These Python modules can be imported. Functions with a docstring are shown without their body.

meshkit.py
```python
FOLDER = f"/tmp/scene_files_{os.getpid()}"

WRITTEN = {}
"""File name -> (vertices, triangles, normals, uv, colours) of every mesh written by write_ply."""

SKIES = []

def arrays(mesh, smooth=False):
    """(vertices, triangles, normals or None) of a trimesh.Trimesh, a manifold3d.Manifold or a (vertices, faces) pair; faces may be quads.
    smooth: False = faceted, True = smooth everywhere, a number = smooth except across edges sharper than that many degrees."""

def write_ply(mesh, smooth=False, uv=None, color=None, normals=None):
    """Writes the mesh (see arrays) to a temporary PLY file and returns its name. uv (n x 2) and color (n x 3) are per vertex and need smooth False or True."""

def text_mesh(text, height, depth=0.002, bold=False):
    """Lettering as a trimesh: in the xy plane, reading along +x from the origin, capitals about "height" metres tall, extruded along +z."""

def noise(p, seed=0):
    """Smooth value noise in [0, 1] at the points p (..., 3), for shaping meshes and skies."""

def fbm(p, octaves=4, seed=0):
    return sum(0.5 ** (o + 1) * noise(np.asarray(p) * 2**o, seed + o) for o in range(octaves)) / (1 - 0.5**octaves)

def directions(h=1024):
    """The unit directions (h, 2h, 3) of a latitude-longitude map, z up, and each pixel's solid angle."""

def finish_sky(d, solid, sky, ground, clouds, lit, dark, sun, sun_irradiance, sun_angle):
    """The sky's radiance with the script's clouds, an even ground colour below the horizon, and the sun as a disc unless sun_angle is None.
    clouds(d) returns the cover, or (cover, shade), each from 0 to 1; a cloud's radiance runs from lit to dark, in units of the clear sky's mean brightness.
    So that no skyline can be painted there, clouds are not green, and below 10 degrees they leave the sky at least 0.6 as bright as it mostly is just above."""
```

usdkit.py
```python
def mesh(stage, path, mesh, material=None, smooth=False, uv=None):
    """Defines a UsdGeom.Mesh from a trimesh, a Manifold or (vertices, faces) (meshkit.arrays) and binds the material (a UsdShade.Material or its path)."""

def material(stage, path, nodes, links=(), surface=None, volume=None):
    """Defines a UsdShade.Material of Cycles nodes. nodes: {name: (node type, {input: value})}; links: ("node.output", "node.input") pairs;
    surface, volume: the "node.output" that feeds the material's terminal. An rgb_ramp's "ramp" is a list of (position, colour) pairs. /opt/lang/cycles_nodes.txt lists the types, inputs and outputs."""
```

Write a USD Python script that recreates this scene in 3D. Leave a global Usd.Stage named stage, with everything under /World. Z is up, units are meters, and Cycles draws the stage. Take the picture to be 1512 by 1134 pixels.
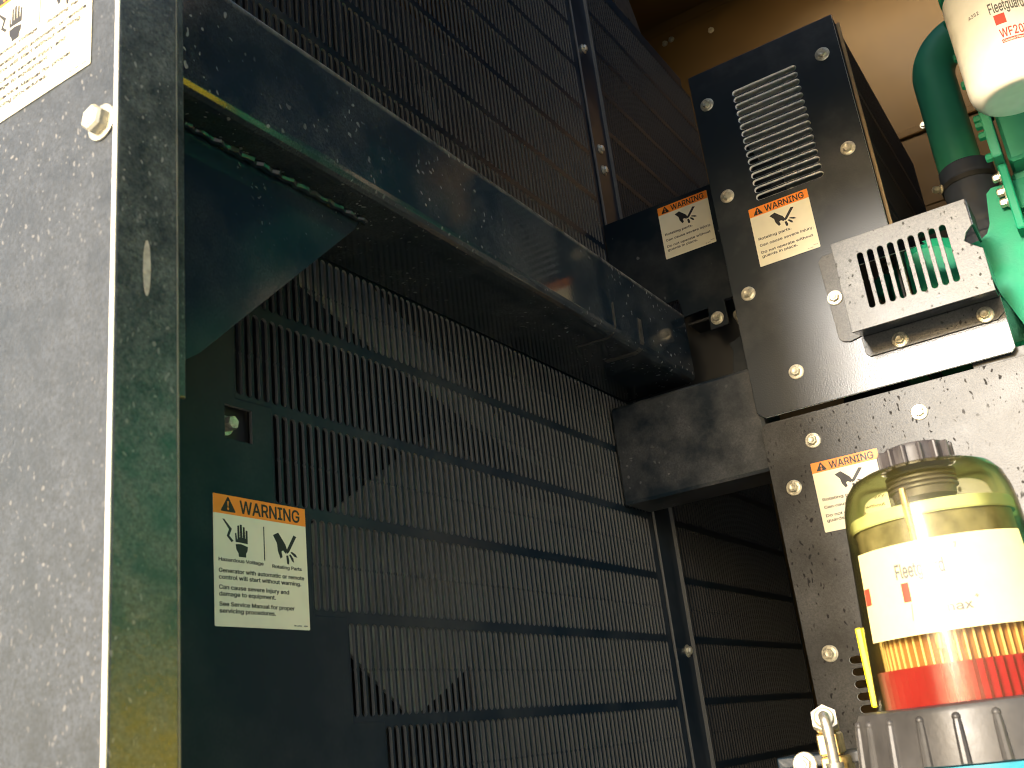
import math, numpy as np, trimesh, usdkit
from pxr import Usd, UsdGeom, UsdLux, UsdShade, Gf, Sdf
from shapely.geometry import Polygon, box as sbox, LineString, Point
from shapely.ops import unary_union
from shapely import affinity
from meshkit import text_mesh, noise, fbm

stage = Usd.Stage.CreateInMemory()
UsdGeom.SetStageUpAxis(stage, "Z")
UsdGeom.Xform.Define(stage, "/World")
UsdGeom.Scope.Define(stage, "/World/Looks")
GZ = 1.3                                   # everything below is measured from the lens; the lens is 1.3 m above the ground
rng = np.random.default_rng(7)

# ------------------------------------------------------------------ camera
YAW, PIT, ROL, FPX = math.radians(-30.461348), math.radians(19.611967), math.radians(-6.882867), 1521.912
fw = np.array([math.sin(YAW) * math.cos(PIT), math.cos(YAW) * math.cos(PIT), math.sin(PIT)])
r0 = np.array([math.cos(YAW), -math.sin(YAW), 0]); u0 = np.cross(r0, fw)
rt = r0 * math.cos(ROL) + u0 * math.sin(ROL); up = -r0 * math.sin(ROL) + u0 * math.cos(ROL)
cam = UsdGeom.Camera.Define(stage, "/World/camera")
m4 = Gf.Matrix4d(*rt, 0, *up, 0, *(-fw), 0, 0, 0, GZ, 1)
cam.AddTransformOp().Set(m4)
cam.CreateHorizontalApertureAttr(36.0); cam.CreateVerticalApertureAttr(27.0)
cam.CreateFocalLengthAttr(36.0 * FPX / 1512)
cam.CreateFStopAttr(20.0); cam.CreateFocusDistanceAttr(1.15)
cam.CreateClippingRangeAttr(Gf.Vec2f(0.02, 1000.0))
EXPOSURE = 1.5
cam.CreateExposureAttr(EXPOSURE)

# ------------------------------------------------------------------ sky and hazy sun (behind the camera; an added low header and the post shade the depth of the bay)
SUN_EL, SUN_AZ = math.radians(14.0), math.atan2(-0.12, -1.0)
sdir = np.array([math.sin(SUN_AZ) * math.cos(SUN_EL), math.cos(SUN_AZ) * math.cos(SUN_EL), math.sin(SUN_EL)])
usdkit.material(stage, "/World/Looks/sky_look", {
    "s": ("sky_texture", {"sky_type": "single_scattering", "sun_disc": False, "sun_elevation": SUN_EL, "sun_rotation": SUN_AZ, "aerosol_density": 4.0}),
    "b": ("background_shader", {"strength": 0.15})}, [("s.color", "b.color")], surface="b.background")
dome = UsdLux.DomeLight.Define(stage, "/World/sky")
UsdShade.MaterialBindingAPI.Apply(dome.GetPrim()).Bind(UsdShade.Material.Get(stage, "/World/Looks/sky_look"))
sun = UsdLux.DistantLight.Define(stage, "/World/sun")
sun.CreateIntensityAttr(0.4); sun.CreateAngleAttr(10.0); sun.CreateColorAttr(Gf.Vec3f(1.0, 0.985, 0.955))
sun.GetPrim().CreateAttribute("inputs:normalize", Sdf.ValueTypeNames.Bool).Set(True)
zax = sdir; xax = np.cross([0, 0, 1.0], zax); xax /= np.linalg.norm(xax); yax = np.cross(zax, xax)
sun.AddTransformOp().Set(Gf.Matrix4d(*xax, 0, *yax, 0, *zax, 0, 0, 0, 5, 1))

# ------------------------------------------------------------------ helpers
used = {}
def numbered(parent, name):
    n = used.get((parent, name), 0); used[(parent, name)] = n + 1
    return f"{parent}/{name}" + (f"_{n:03d}" if n else "")
def path_of(p): return str(p.GetPath()) if hasattr(p, "GetPath") else str(p)
locs = {}
def thing(name, label, cat, loc, group=None):
    p = numbered("/World", name)
    x = UsdGeom.Xform.Define(stage, p); L = np.array(loc, float)
    x.AddTranslateOp().Set(Gf.Vec3d(L[0], L[1], L[2] + GZ)); locs[p] = L
    tag(x.GetPrim(), label, cat, group)
    return x.GetPrim()
def tag(prim, label=None, cat=None, group=None, kind=None):
    for k, v in (("label", label), ("category", cat), ("group", group), ("kind", kind)):
        if v: prim.SetCustomDataByKey(k, v)
def obj(name, mesh, mat, parent=None, smooth=30, label=None):
    """one Mesh prim under parent (a prim), coordinates measured from the lens"""
    par = path_of(parent) if parent is not None else "/World"
    p = numbered(par, name)
    root = "/World/" + p.split("/")[2]
    off = -locs[root] if root in locs else np.array([0, 0, GZ])
    if hasattr(mesh, "to_mesh"):
        mm = mesh.to_mesh(); mesh = trimesh.Trimesh(mm.vert_properties[:, :3], mm.tri_verts, process=False)
    mesh = mesh.copy(); mesh.apply_translation(off)
    pr = usdkit.mesh(stage, p, mesh, MAT[mat], smooth=smooth).GetPrim()
    if label: tag(pr, label)
    return pr
def cat(ms): return trimesh.util.concatenate([m for m in ms if m is not None])
def cbox(x0, x1, y0, y1, z0, z1, c=0.0015):
    pts = []
    for sx in (0, 1):
        for sy in (0, 1):
            for sz in (0, 1):
                P = np.array([(x0, x1)[sx], (y0, y1)[sy], (z0, z1)[sz]])
                S = np.array([1 - 2 * sx, 1 - 2 * sy, 1 - 2 * sz]) * c
                for k in range(3):
                    q = P + S; q[k] = P[k]; pts.append(q)
    return trimesh.Trimesh(pts).convex_hull
def hull(pts): return trimesh.convex.convex_hull(np.asarray(pts, float))
def extr(poly, h):
    out = []
    for g in getattr(poly, "geoms", [poly]):
        if g.area > 1e-9: out.append(trimesh.creation.extrude_polygon(g, h, engine="earcut"))
    return cat(out)
def fixup(m):
    return m
def onA(poly, y0, t):            # polygon in (x, z); front face at y0 facing the camera, thickness going back
    m = extr(poly, t); v = m.vertices.copy()
    m.vertices = np.c_[v[:, 0], y0 + t - v[:, 2], v[:, 1]]
    return m
def onB(poly, x0, t):            # polygon in (y, z); front face at x0 facing +x
    m = extr(poly, t); v = m.vertices.copy()
    m.vertices = np.c_[x0 - t + v[:, 2], v[:, 0], v[:, 1]]
    return m
def frame_map(m, o, u, v, n):    # local x,y,z -> o + u x + v y + n z
    q = m.vertices.copy(); m = m.copy()
    m.vertices = np.asarray(o) + np.outer(q[:, 0], u) + np.outer(q[:, 1], v) + np.outer(q[:, 2], n)
    if np.dot(np.cross(u, v), n) < 0: m.invert()
    return m
def tube(pts, r, k=12, caps=True):
    pts = np.asarray(pts, float); rr = np.full(len(pts), r) if np.ndim(r) == 0 else np.asarray(r)
    T = np.gradient(pts, axis=0); T /= np.linalg.norm(T, axis=1)[:, None]
    a = np.array([0, 0, 1.0]) if abs(T[0][2]) < .9 else np.array([1.0, 0, 0])
    N = np.cross(T[0], a); N /= np.linalg.norm(N); V = []
    for i, t in enumerate(T):
        N = N - t * np.dot(N, t); N /= np.linalg.norm(N); Bn = np.cross(t, N)
        th = np.linspace(0, 2 * np.pi, k, endpoint=False)
        V.append(pts[i] + rr[i] * (np.outer(np.cos(th), N) + np.outer(np.sin(th), Bn)))
    V = np.vstack(V); F = []
    for i in range(len(pts) - 1):
        for j in range(k):
            a0, a1 = i * k + j, i * k + (j + 1) % k
            F += [[a0, a1, a1 + k], [a0, a1 + k, a0 + k]]
    if caps:
        for i, s in ((0, 1), (len(pts) - 1, -1)):
            V = np.vstack([V, pts[i]]); c = len(V) - 1
            for j in range(k):
                tri = [c, i * k + (j + 1) % k, i * k + j]; F.append(tri if s > 0 else tri[::-1])
    return trimesh.Trimesh(V, F, process=False)
def lathe(profile, o, seg=64, a0=0, a1=2 * np.pi):  # profile (r, z), axis z
    pr_ = np.asarray(profile, float); full = abs(a1 - a0 - 2 * np.pi) < 1e-6
    th = np.linspace(a0, a1, seg, endpoint=not full); n = len(pr_)
    V = np.vstack([np.c_[pr_[:, 0] * math.cos(t), pr_[:, 0] * math.sin(t), pr_[:, 1]] for t in th]) + np.asarray(o)
    F = []
    for i in range(seg if full else seg - 1):
        j = (i + 1) % seg
        for q in range(n - 1):
            a, b, c, d = i * n + q, j * n + q, j * n + q + 1, i * n + q + 1
            F += [[a, b, c], [a, c, d]]
    m = trimesh.Trimesh(V, F, process=False)
    return m
def rrect(x0, x1, z0, z1, r): return sbox(x0 + r, z0 + r, x1 - r, z1 - r).buffer(r, quad_segs=4)

# ------------------------------------------------------------------ materials
MAT = {}
def mk(name, nodes, links, surface): MAT[name] = usdkit.material(stage, f"/World/Looks/{name}", nodes, links, surface=surface); return MAT[name]
def plain(name, col, rough=0.5, metal=0.0, spec=0.5, var=0.12, scale=60, bump=0.0, bscale=300, extra=None):
    nodes = {"g": ("geometry", {}), "n": ("noise_texture", {"scale": scale, "detail": 4}),
             "r": ("rgb_ramp", {"ramp": [(0.3, tuple(c * (1 - var) for c in col)), (0.7, tuple(min(1, c * (1 + var)) for c in col))]}),
             "mr": ("map_range", {"from_min": 0.3, "from_max": 0.7, "to_min": max(0, rough - .08), "to_max": rough + .08}),
             "p": ("principled_bsdf", {"metallic": metal, "specular_ior_level": spec, **(extra or {})})}
    links = [("g.position", "n.vector"), ("n.fac", "r.fac"), ("r.color", "p.base_color"), ("n.fac", "mr.value"), ("mr.result", "p.roughness")]
    if bump:
        nodes["bn"] = ("noise_texture", {"scale": bscale, "detail": 2}); nodes["b"] = ("bump", {"strength": 0.5, "distance": bump})
        links += [("g.position", "bn.vector"), ("bn.fac", "b.height"), ("b.normal", "p.normal")]
    mk(name, nodes, links, "p.BSDF")
def paint(name, base=(0.005, 0.011, 0.018), dust=(0.10, 0.10, 0.10), dustamt=(0.35, 0.75, 0.0, 0.5), dscale=9, rough=0.22, drough=0.5,
          spots=None, flecks=None, edge=None, peel=0.00025, peelscale=260, grain=0.4, gscale=420, spec=0.5, sheet_axis=None, topdust=None):
    """black powder coat: orange peel, dust clouds, light water spots, dark flecks, bare cut edges on sheet metal"""
    N = {"g": ("geometry", {}), "nd": ("noise_texture", {"scale": dscale, "detail": 6, "roughness": 0.6}),
         "md": ("map_range", {"from_min": dustamt[0], "from_max": dustamt[1], "to_min": dustamt[2], "to_max": dustamt[3], "clamp": True}),
         "ng": ("noise_texture", {"scale": gscale, "detail": 3, "roughness": 0.7}),
         "mg": ("map_range", {"from_min": 0.3, "from_max": 0.7, "to_min": 1 - grain, "to_max": 1 + grain}),
         "mul": ("math", {"math_type": "multiply", "use_clamp": True}),
         "c0": ("mix_color", {"a": base, "b": dust}),
         "mr": ("map_range", {"from_min": 0.0, "from_max": 0.6, "to_min": rough, "to_max": drough, "clamp": True}),
         "bn": ("noise_texture", {"scale": peelscale, "detail": 1.5}), "bv": ("bevel", {"samples": 4, "radius": 0.0012}),
         "b": ("bump", {"strength": 0.6, "distance": peel}),
         "p": ("principled_bsdf", {"specular_ior_level": spec})}
    L = [("g.position", "nd.vector"), ("g.position", "ng.vector"), ("nd.fac", "md.value"), ("ng.fac", "mg.value"), ("md.result", "mul.value1"), ("mg.result", "mul.value2"),
         ("mul.value", "c0.fac"), ("g.position", "bn.vector"), ("bn.fac", "b.height"), ("bv.bevel", "b.normal"), ("b.normal", "p.normal"), ("md.result", "mr.value")]
    col, rgh = "c0.result", "mr.result"
    def layer(tagn, sc, vec_scale, thr, colr, rval, patch):
        nonlocal col, rgh, N, L
        N.update({f"mp{tagn}": ("mapping", {"scale": vec_scale}), f"wn{tagn}": ("noise_texture", {"scale": 70, "detail": 2}),
                  f"wm{tagn}": ("vector_math", {"math_type": "multiply_add", "vector2": (0.012,) * 3}),
                  f"v{tagn}": ("voronoi_texture", {"scale": sc, "feature": "f1"}),
                  f"sr{tagn}": ("separate_color", {}), f"th{tagn}": ("math", {"math_type": "multiply", "value2": thr}),
                  f"df{tagn}": ("math", {"math_type": "subtract"}), f"ss{tagn}": ("map_range", {"from_min": 0.0, "from_max": thr * .35, "to_min": 0, "to_max": 1, "clamp": True}),
                  f"pn{tagn}": ("noise_texture", {"scale": 7, "detail": 3}), f"pm{tagn}": ("map_range", {"from_min": patch[0], "from_max": patch[1], "to_min": 0, "to_max": 1, "clamp": True}),
                  f"ml{tagn}": ("math", {"math_type": "multiply"}), f"cc{tagn}": ("mix_color", {"b": colr}), f"rr{tagn}": ("mix_float", {"b": rval}),
                  f"pw{tagn}": ("math", {"math_type": "power", "value2": 1.7})})
        L += [("g.position", f"wn{tagn}.vector"), (f"wn{tagn}.color", f"wm{tagn}.vector1"), ("g.position", f"wm{tagn}.vector3"), (f"wm{tagn}.vector", f"mp{tagn}.vector"),
              (f"mp{tagn}.vector", f"v{tagn}.vector"), (f"v{tagn}.color", f"sr{tagn}.color"), (f"sr{tagn}.r", f"pw{tagn}.value1"), (f"pw{tagn}.value", f"th{tagn}.value1"),
              (f"th{tagn}.value", f"df{tagn}.value1"), (f"v{tagn}.distance", f"df{tagn}.value2"), (f"df{tagn}.value", f"ss{tagn}.value"),
              ("g.position", f"pn{tagn}.vector"), (f"pn{tagn}.fac", f"pm{tagn}.value"), (f"ss{tagn}.result", f"ml{tagn}.value1"), (f"pm{tagn}.result", f"ml{tagn}.value2"),
              (f"ml{tagn}.value", f"cc{tagn}.fac"), (col, f"cc{tagn}.a"), (f"ml{tagn}.value", f"rr{tagn}.fac"), (rgh, f"rr{tagn}.a")]
        col, rgh = f"cc{tagn}.result", f"rr{tagn}.result"
    if spots: layer("s", *spots)
    if flecks: layer("f", *flecks)
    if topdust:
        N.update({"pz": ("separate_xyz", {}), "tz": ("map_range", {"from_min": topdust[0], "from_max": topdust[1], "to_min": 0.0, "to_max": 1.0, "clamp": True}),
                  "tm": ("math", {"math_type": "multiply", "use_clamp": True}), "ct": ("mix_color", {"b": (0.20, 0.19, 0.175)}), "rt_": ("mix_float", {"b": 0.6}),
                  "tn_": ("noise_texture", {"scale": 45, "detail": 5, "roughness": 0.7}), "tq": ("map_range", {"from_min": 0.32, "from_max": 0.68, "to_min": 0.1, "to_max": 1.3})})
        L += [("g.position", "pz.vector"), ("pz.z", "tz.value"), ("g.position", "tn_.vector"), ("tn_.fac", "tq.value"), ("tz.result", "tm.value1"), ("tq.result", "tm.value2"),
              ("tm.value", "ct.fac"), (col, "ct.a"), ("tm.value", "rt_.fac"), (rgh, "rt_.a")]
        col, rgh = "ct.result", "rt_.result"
    if sheet_axis is not None:
        N.update({"tn": ("separate_xyz", {}), "ab": ("math", {"math_type": "absolute"}), "lt": ("math", {"math_type": "less_than", "value2": 0.85}),
                  "ce": ("mix_color", {"b": edge}), "re": ("mix_float", {"b": 0.45})})
        L += [("g.true_normal", "tn.vector"), (f"tn.{sheet_axis}", "ab.value1"), ("ab.value", "lt.value1"), ("lt.value", "ce.fac"), (col, "ce.a"), ("lt.value", "re.fac"), (rgh, "re.a")]
        col, rgh = "ce.result", "re.result"
    L += [(col, "p.base_color"), (rgh, "p.roughness")]
    mk(name, N, L, "p.BSDF")

LS = (170, (1, 1, 0.7), 0.36, (0.17, 0.17, 0.17), 0.45, (0.42, 0.66))
FL = (230, (1, 1, 0.45), 0.42, (0.006, 0.006, 0.007), 0.7, (0.34, 0.46))
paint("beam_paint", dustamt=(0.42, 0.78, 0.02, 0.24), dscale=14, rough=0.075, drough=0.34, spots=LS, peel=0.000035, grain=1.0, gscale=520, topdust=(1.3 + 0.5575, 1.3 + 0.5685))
paint("gusset_paint", dustamt=(0.42, 0.78, 0.0, 0.16), dscale=10, rough=0.12, drough=0.35, peel=0.00006, grain=0.8, gscale=500, spots=(200, (1, 1, 0.8), 0.3, (0.12, 0.12, 0.11), 0.4, (0.52, 0.68)))
paint("side_paint", dustamt=(0.45, 0.75, 0.0, 0.15), rough=0.16, drough=0.35)
paint("post_paint", base=(0.014, 0.018, 0.022), dust=(0.038, 0.048, 0.064), dustamt=(0.3, 0.75, 0.2, 0.8), dscale=60, rough=0.32, drough=0.5, grain=1.1, gscale=560, spots=(340, (1, 1, 0.6), 0.40, (0.13, 0.13, 0.13), 0.45, (0.36, 0.62)), peel=0.0003)
paint("post_side_paint", base=(0.009, 0.014, 0.016), dust=(0.07, 0.08, 0.08), dustamt=(0.3, 0.75, 0.1, 0.6), dscale=60, rough=0.16, drough=0.36, grain=1.1, gscale=560, spots=(340, (1, 1, 0.6), 0.40, (0.16, 0.16, 0.16), 0.45, (0.36, 0.62)), peel=0.0002)
paint("guard_paint", dustamt=(0.45, 0.8, 0.0, 0.2), rough=0.28, drough=0.4, spec=0.22, edge=(0.125, 0.125, 0.12), sheet_axis="x", peel=0.00012)
paint("belt_guard_paint", dustamt=(0.5, 0.8, 0.0, 0.4), dscale=8, rough=0.30, drough=0.40, edge=(0.85, 0.84, 0.80), sheet_axis="y", peel=0.00025, peelscale=520, spec=0.8)
paint("lower_panel_paint", base=(0.016, 0.017, 0.018), dust=(0.10, 0.10, 0.10), dustamt=(0.30, 0.7, 0.1, 0.7), dscale=10, rough=0.31, drough=0.42, flecks=FL, edge=(0.6, 0.6, 0.57), sheet_axis="y", peel=0.00025, peelscale=520, spec=0.38)
paint("cover_paint", base=(0.02, 0.02, 0.02), dust=(0.15, 0.15, 0.145), dustamt=(0.3, 0.7, 0.3, 0.8), dscale=14, rough=0.30, drough=0.40, flecks=(190, (1, 1, 0.75), 0.40, (0.02, 0.02, 0.018), 0.75, (0.3, 0.45)), peel=0.0002, peelscale=520, spec=0.45)
paint("bar_paint", dust=(0.12, 0.12, 0.12), dustamt=(0.35, 0.75, 0.0, 0.7), dscale=14, rough=0.32, drough=0.5, spots=(120, (1, 1, 1), 0.35, (0.2, 0.2, 0.2), 0.5, (0.45, 0.6)), peel=0.0003)
paint("plate_paint", dustamt=(0.45, 0.8, 0.0, 0.4), dscale=9, rough=0.3, drough=0.45, spots=(60, (1, 1, 1), 0.22, (0.15, 0.15, 0.15), 0.5, (0.45, 0.6)))
paint("dull_paint", dustamt=(0.5, 0.8, 0, 0.1), rough=0.55, drough=0.6, edge=(0.02, 0.02, 0.02), sheet_axis="x", spec=0.1)
paint("guard_paint_shaded", dustamt=(0.5, 0.8, 0.0, 0.1), rough=0.34, drough=0.45, spec=0.15, edge=(0.06, 0.058, 0.055), sheet_axis="x", peel=0.00012)  # darker copy of guard_paint: shade on the far sheet put into the colour
plain("dark_metal", (0.02, 0.021, 0.022), 0.45)
plain("lip_edge", (0.62, 0.60, 0.55), 0.4, metal=0.3, var=0.2)
plain("worn_edge", (0.20, 0.185, 0.165), 0.4, var=0.3)
plain("scuff_grey", (0.22, 0.21, 0.19), 0.5, var=0.3, scale=300)
plain("zinc", (0.60, 0.57, 0.46), 0.34, metal=0.75, var=0.1, scale=200)
plain("steel_tube", (0.62, 0.60, 0.52), 0.3, metal=0.9, var=0.1, scale=150)
plain("brass", (0.55, 0.43, 0.20), 0.35, metal=0.9, var=0.15, scale=150)
plain("fan_grey", (0.27, 0.265, 0.25), 0.6, var=0.3, scale=25, bump=0.0004)
plain("core_dark", (0.03, 0.03, 0.03), 0.6)
plain("tan_wall", (0.135, 0.082, 0.030), 0.55, spec=0.15, var=0.06, scale=6, bump=0.0006, bscale=5)
plain("tan_dark", (0.30, 0.21, 0.11), 0.45)
plain("sticker_cream", (0.80, 0.75, 0.56), 0.38, var=0.02)
plain("sticker_orange", (0.88, 0.27, 0.025), 0.38, var=0.03)
plain("ink", (0.012, 0.012, 0.013), 0.45, var=0.0)
plain("filter_white", (0.70, 0.71, 0.65), 0.3, var=0.02)
plain("print_red", (0.70, 0.05, 0.03), 0.4, var=0.03)
plain("print_grey", (0.10, 0.10, 0.10), 0.4, var=0.03)
plain("engine_green", (0.010, 0.25, 0.135), 0.55, spec=0.25, var=0.10, scale=30, bump=0.0003)
plain("pipe_green", (0.045, 0.31, 0.18), 0.45, spec=0.35, var=0.12, scale=14, bump=0.0002)
plain("rubber_blue", (0.035, 0.048, 0.080), 0.6, var=0.2)
plain("black_plastic", (0.03, 0.03, 0.032), 0.42, var=0.45, scale=35, bump=0.0002)
plain("cap_plastic", (0.035, 0.032, 0.036), 0.45, var=0.15)
plain("pleat_paper", (0.27, 0.115, 0.04), 0.7, var=0.08)
plain("pleat_ridge", (0.55, 0.40, 0.20), 0.6)
plain("pleat_red", (0.19, 0.001, 0.014), 0.4, var=0.08)
plain("element_dark", (0.10, 0.095, 0.065), 0.6, var=0.45, scale=90)
plain("element_ring", (0.36, 0.42, 0.27), 0.5)
plain("yellow_tab", (0.85, 0.72, 0.01), 0.4)
plain("bowl_label", (0.66, 0.56, 0.29), 0.25, var=0.02)
plain("blue_base", (0.02, 0.22, 0.32), 0.35, metal=0.3)
plain("belt_brown", (0.20, 0.13, 0.08), 0.7)
plain("ground_grey", (0.40, 0.405, 0.41), 0.8, scale=3)
plain("strap", (0.035, 0.034, 0.032), 0.35)
mk("bowl_clear", {"lw": ("layer_weight", {"blend": 0.35}), "r": ("rgb_ramp", {"ramp": [(0.0, (0.98, 0.965, 0.76)), (0.5, (0.95, 0.91, 0.60)), (1.0, (0.72, 0.58, 0.16))]}),
                  "t": ("transparent_bsdf", {}), "gl": ("glossy_bsdf", {"roughness": 0.16, "color": (1, 1, 1)}), "fr": ("fresnel", {"IOR": 1.3}), "m": ("mix_closure", {}), "tl": ("translucent_bsdf", {"color": (0.95, 0.80, 0.25)}), "df": ("diffuse_bsdf", {"color": (0.75, 0.66, 0.22)}), "md": ("mix_closure", {"fac": 0.25}), "mt": ("mix_closure", {"fac": 0.04})},
   [("lw.facing", "r.fac"), ("r.color", "t.color"), ("fr.fac", "m.fac"), ("t.BSDF", "mt.closure1"), ("tl.BSDF", "md.closure1"), ("df.BSDF", "md.closure2"), ("md.closure", "mt.closure2"), ("mt.closure", "m.closure1"), ("gl.BSDF", "m.closure2")], "m.closure")

# ------------------------------------------------------------------ bolts
HEXA = [(math.cos(a), math.sin(a)) for a in np.arange(6) * np.pi / 3 + 0.3]
def bolt(parent, p, n, wr=0.0098, af=0.0105, h=0.006, name="bolt", mat="zinc", rot=0.0, label=None):
    n = np.array(n, float); n /= np.linalg.norm(n)
    a = np.array([0, 0, 1.0]) if abs(n[2]) < .9 else np.array([1.0, 0, 0])
    u = np.cross(a, n); u /= np.linalg.norm(u); v = np.cross(n, u)
    R = af / math.sqrt(3); c, s = math.cos(rot), math.sin(rot)
    pts = []
    for (cx, cy) in HEXA:
        cx, cy = cx * c - cy * s, cx * s + cy * c
        pts += [(R * cx, R * cy, 0.0012), (R * cx, R * cy, h * .8), (R * .85 * cx, R * .85 * cy, h)]
    hd = hull(pts)
    dish = lathe([(0.0, h + 0.0001), (R * .45, h + .0001), (R * .55, h + .0004), (R * .6, h)], (0, 0, 0), 18)
    fl = lathe([(0, .0016), (R * 1.15, .0017), (R * 1.32, .0012), (R * 1.34, .0004)], (0, 0, 0), 24)
    b = obj(name, frame_map(cat([hd, dish, fl]), p, u, v, n), mat, parent, label=label)
    if wr:
        w = lathe([(0, .0013), (wr * .9, .0013), (wr, .0007), (wr, -.001)], (0, 0, 0), 32)
        obj("washer", frame_map(w, np.array(p), u, v, n), mat, b)
    return b

# ------------------------------------------------------------------ stickers
def poly_px(pts, W, H): return Polygon([(x * W, (1 - y) * H) for x, y in pts])
def fit_text(s, x, base, w, h, bold=True, depth=0.00012):
    t = text_mesh(s, 0.01, 0.001, bold=bold); b = t.bounds
    v = t.vertices.copy()
    t.vertices = np.c_[(v[:, 0] - b[0][0]) * w / (b[1][0] - b[0][0]) + x, v[:, 1] * h / 0.01 + base, v[:, 2] / 0.001 * depth]
    return t
def cut_hand(x0, y0, w, h):      # hand being cut by a blade, unit pictogram placed in the sticker's fractions
    f = lambda P: [(x0 + a * w, y0 + b * h) for a, b in P]
    return [f([(0, .10), (.22, 0), (.50, .36), (.56, .52), (.50, .66), (.40, .56), (.33, .60), (.36, .78), (.28, .84), (.18, .60), (.15, .35)]),
            f([(.86, .02), (.98, .06), (.64, .60), (.55, .66), (.52, .58)]),
            f([(.52, .72), (.60, .70), (.64, .88), (.62, 1.0), (.55, .98)]),
            f([(.64, .68), (.71, .66), (.82, .80), (.84, .92), (.76, .88)]),
            f([(.70, .60), (.76, .57), (.92, .64), (.99, .74), (.88, .73)])]
def shock_hand(x0, y0, w, h):
    f = lambda P: [(x0 + a * w, y0 + b * h) for a, b in P]
    P = [f([(.0, .0), (.07, .0), (.36, .25), (.26, .45), (.42, .58), (.34, .62), (.16, .46), (.25, .27)]),
         f([(.48, .36), (.53, .34), (.56, .52), (.58, .52), (.58, .14), (.65, .12), (.66, .46), (.68, .46), (.68, .10), (.76, .10), (.77, .46), (.79, .46), (.80, .15), (.87, .16), (.88, .47), (.90, .47), (.91, .24), (.98, .25), (.98, .62), (.62, .60), (.50, .60)]),
         f([(.50, .66), (.70, .64), (.98, .70), (.96, .82), (.90, .90), (.90, 1.0), (.62, 1.0), (.60, .90), (.52, .80)])]
    return P
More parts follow.
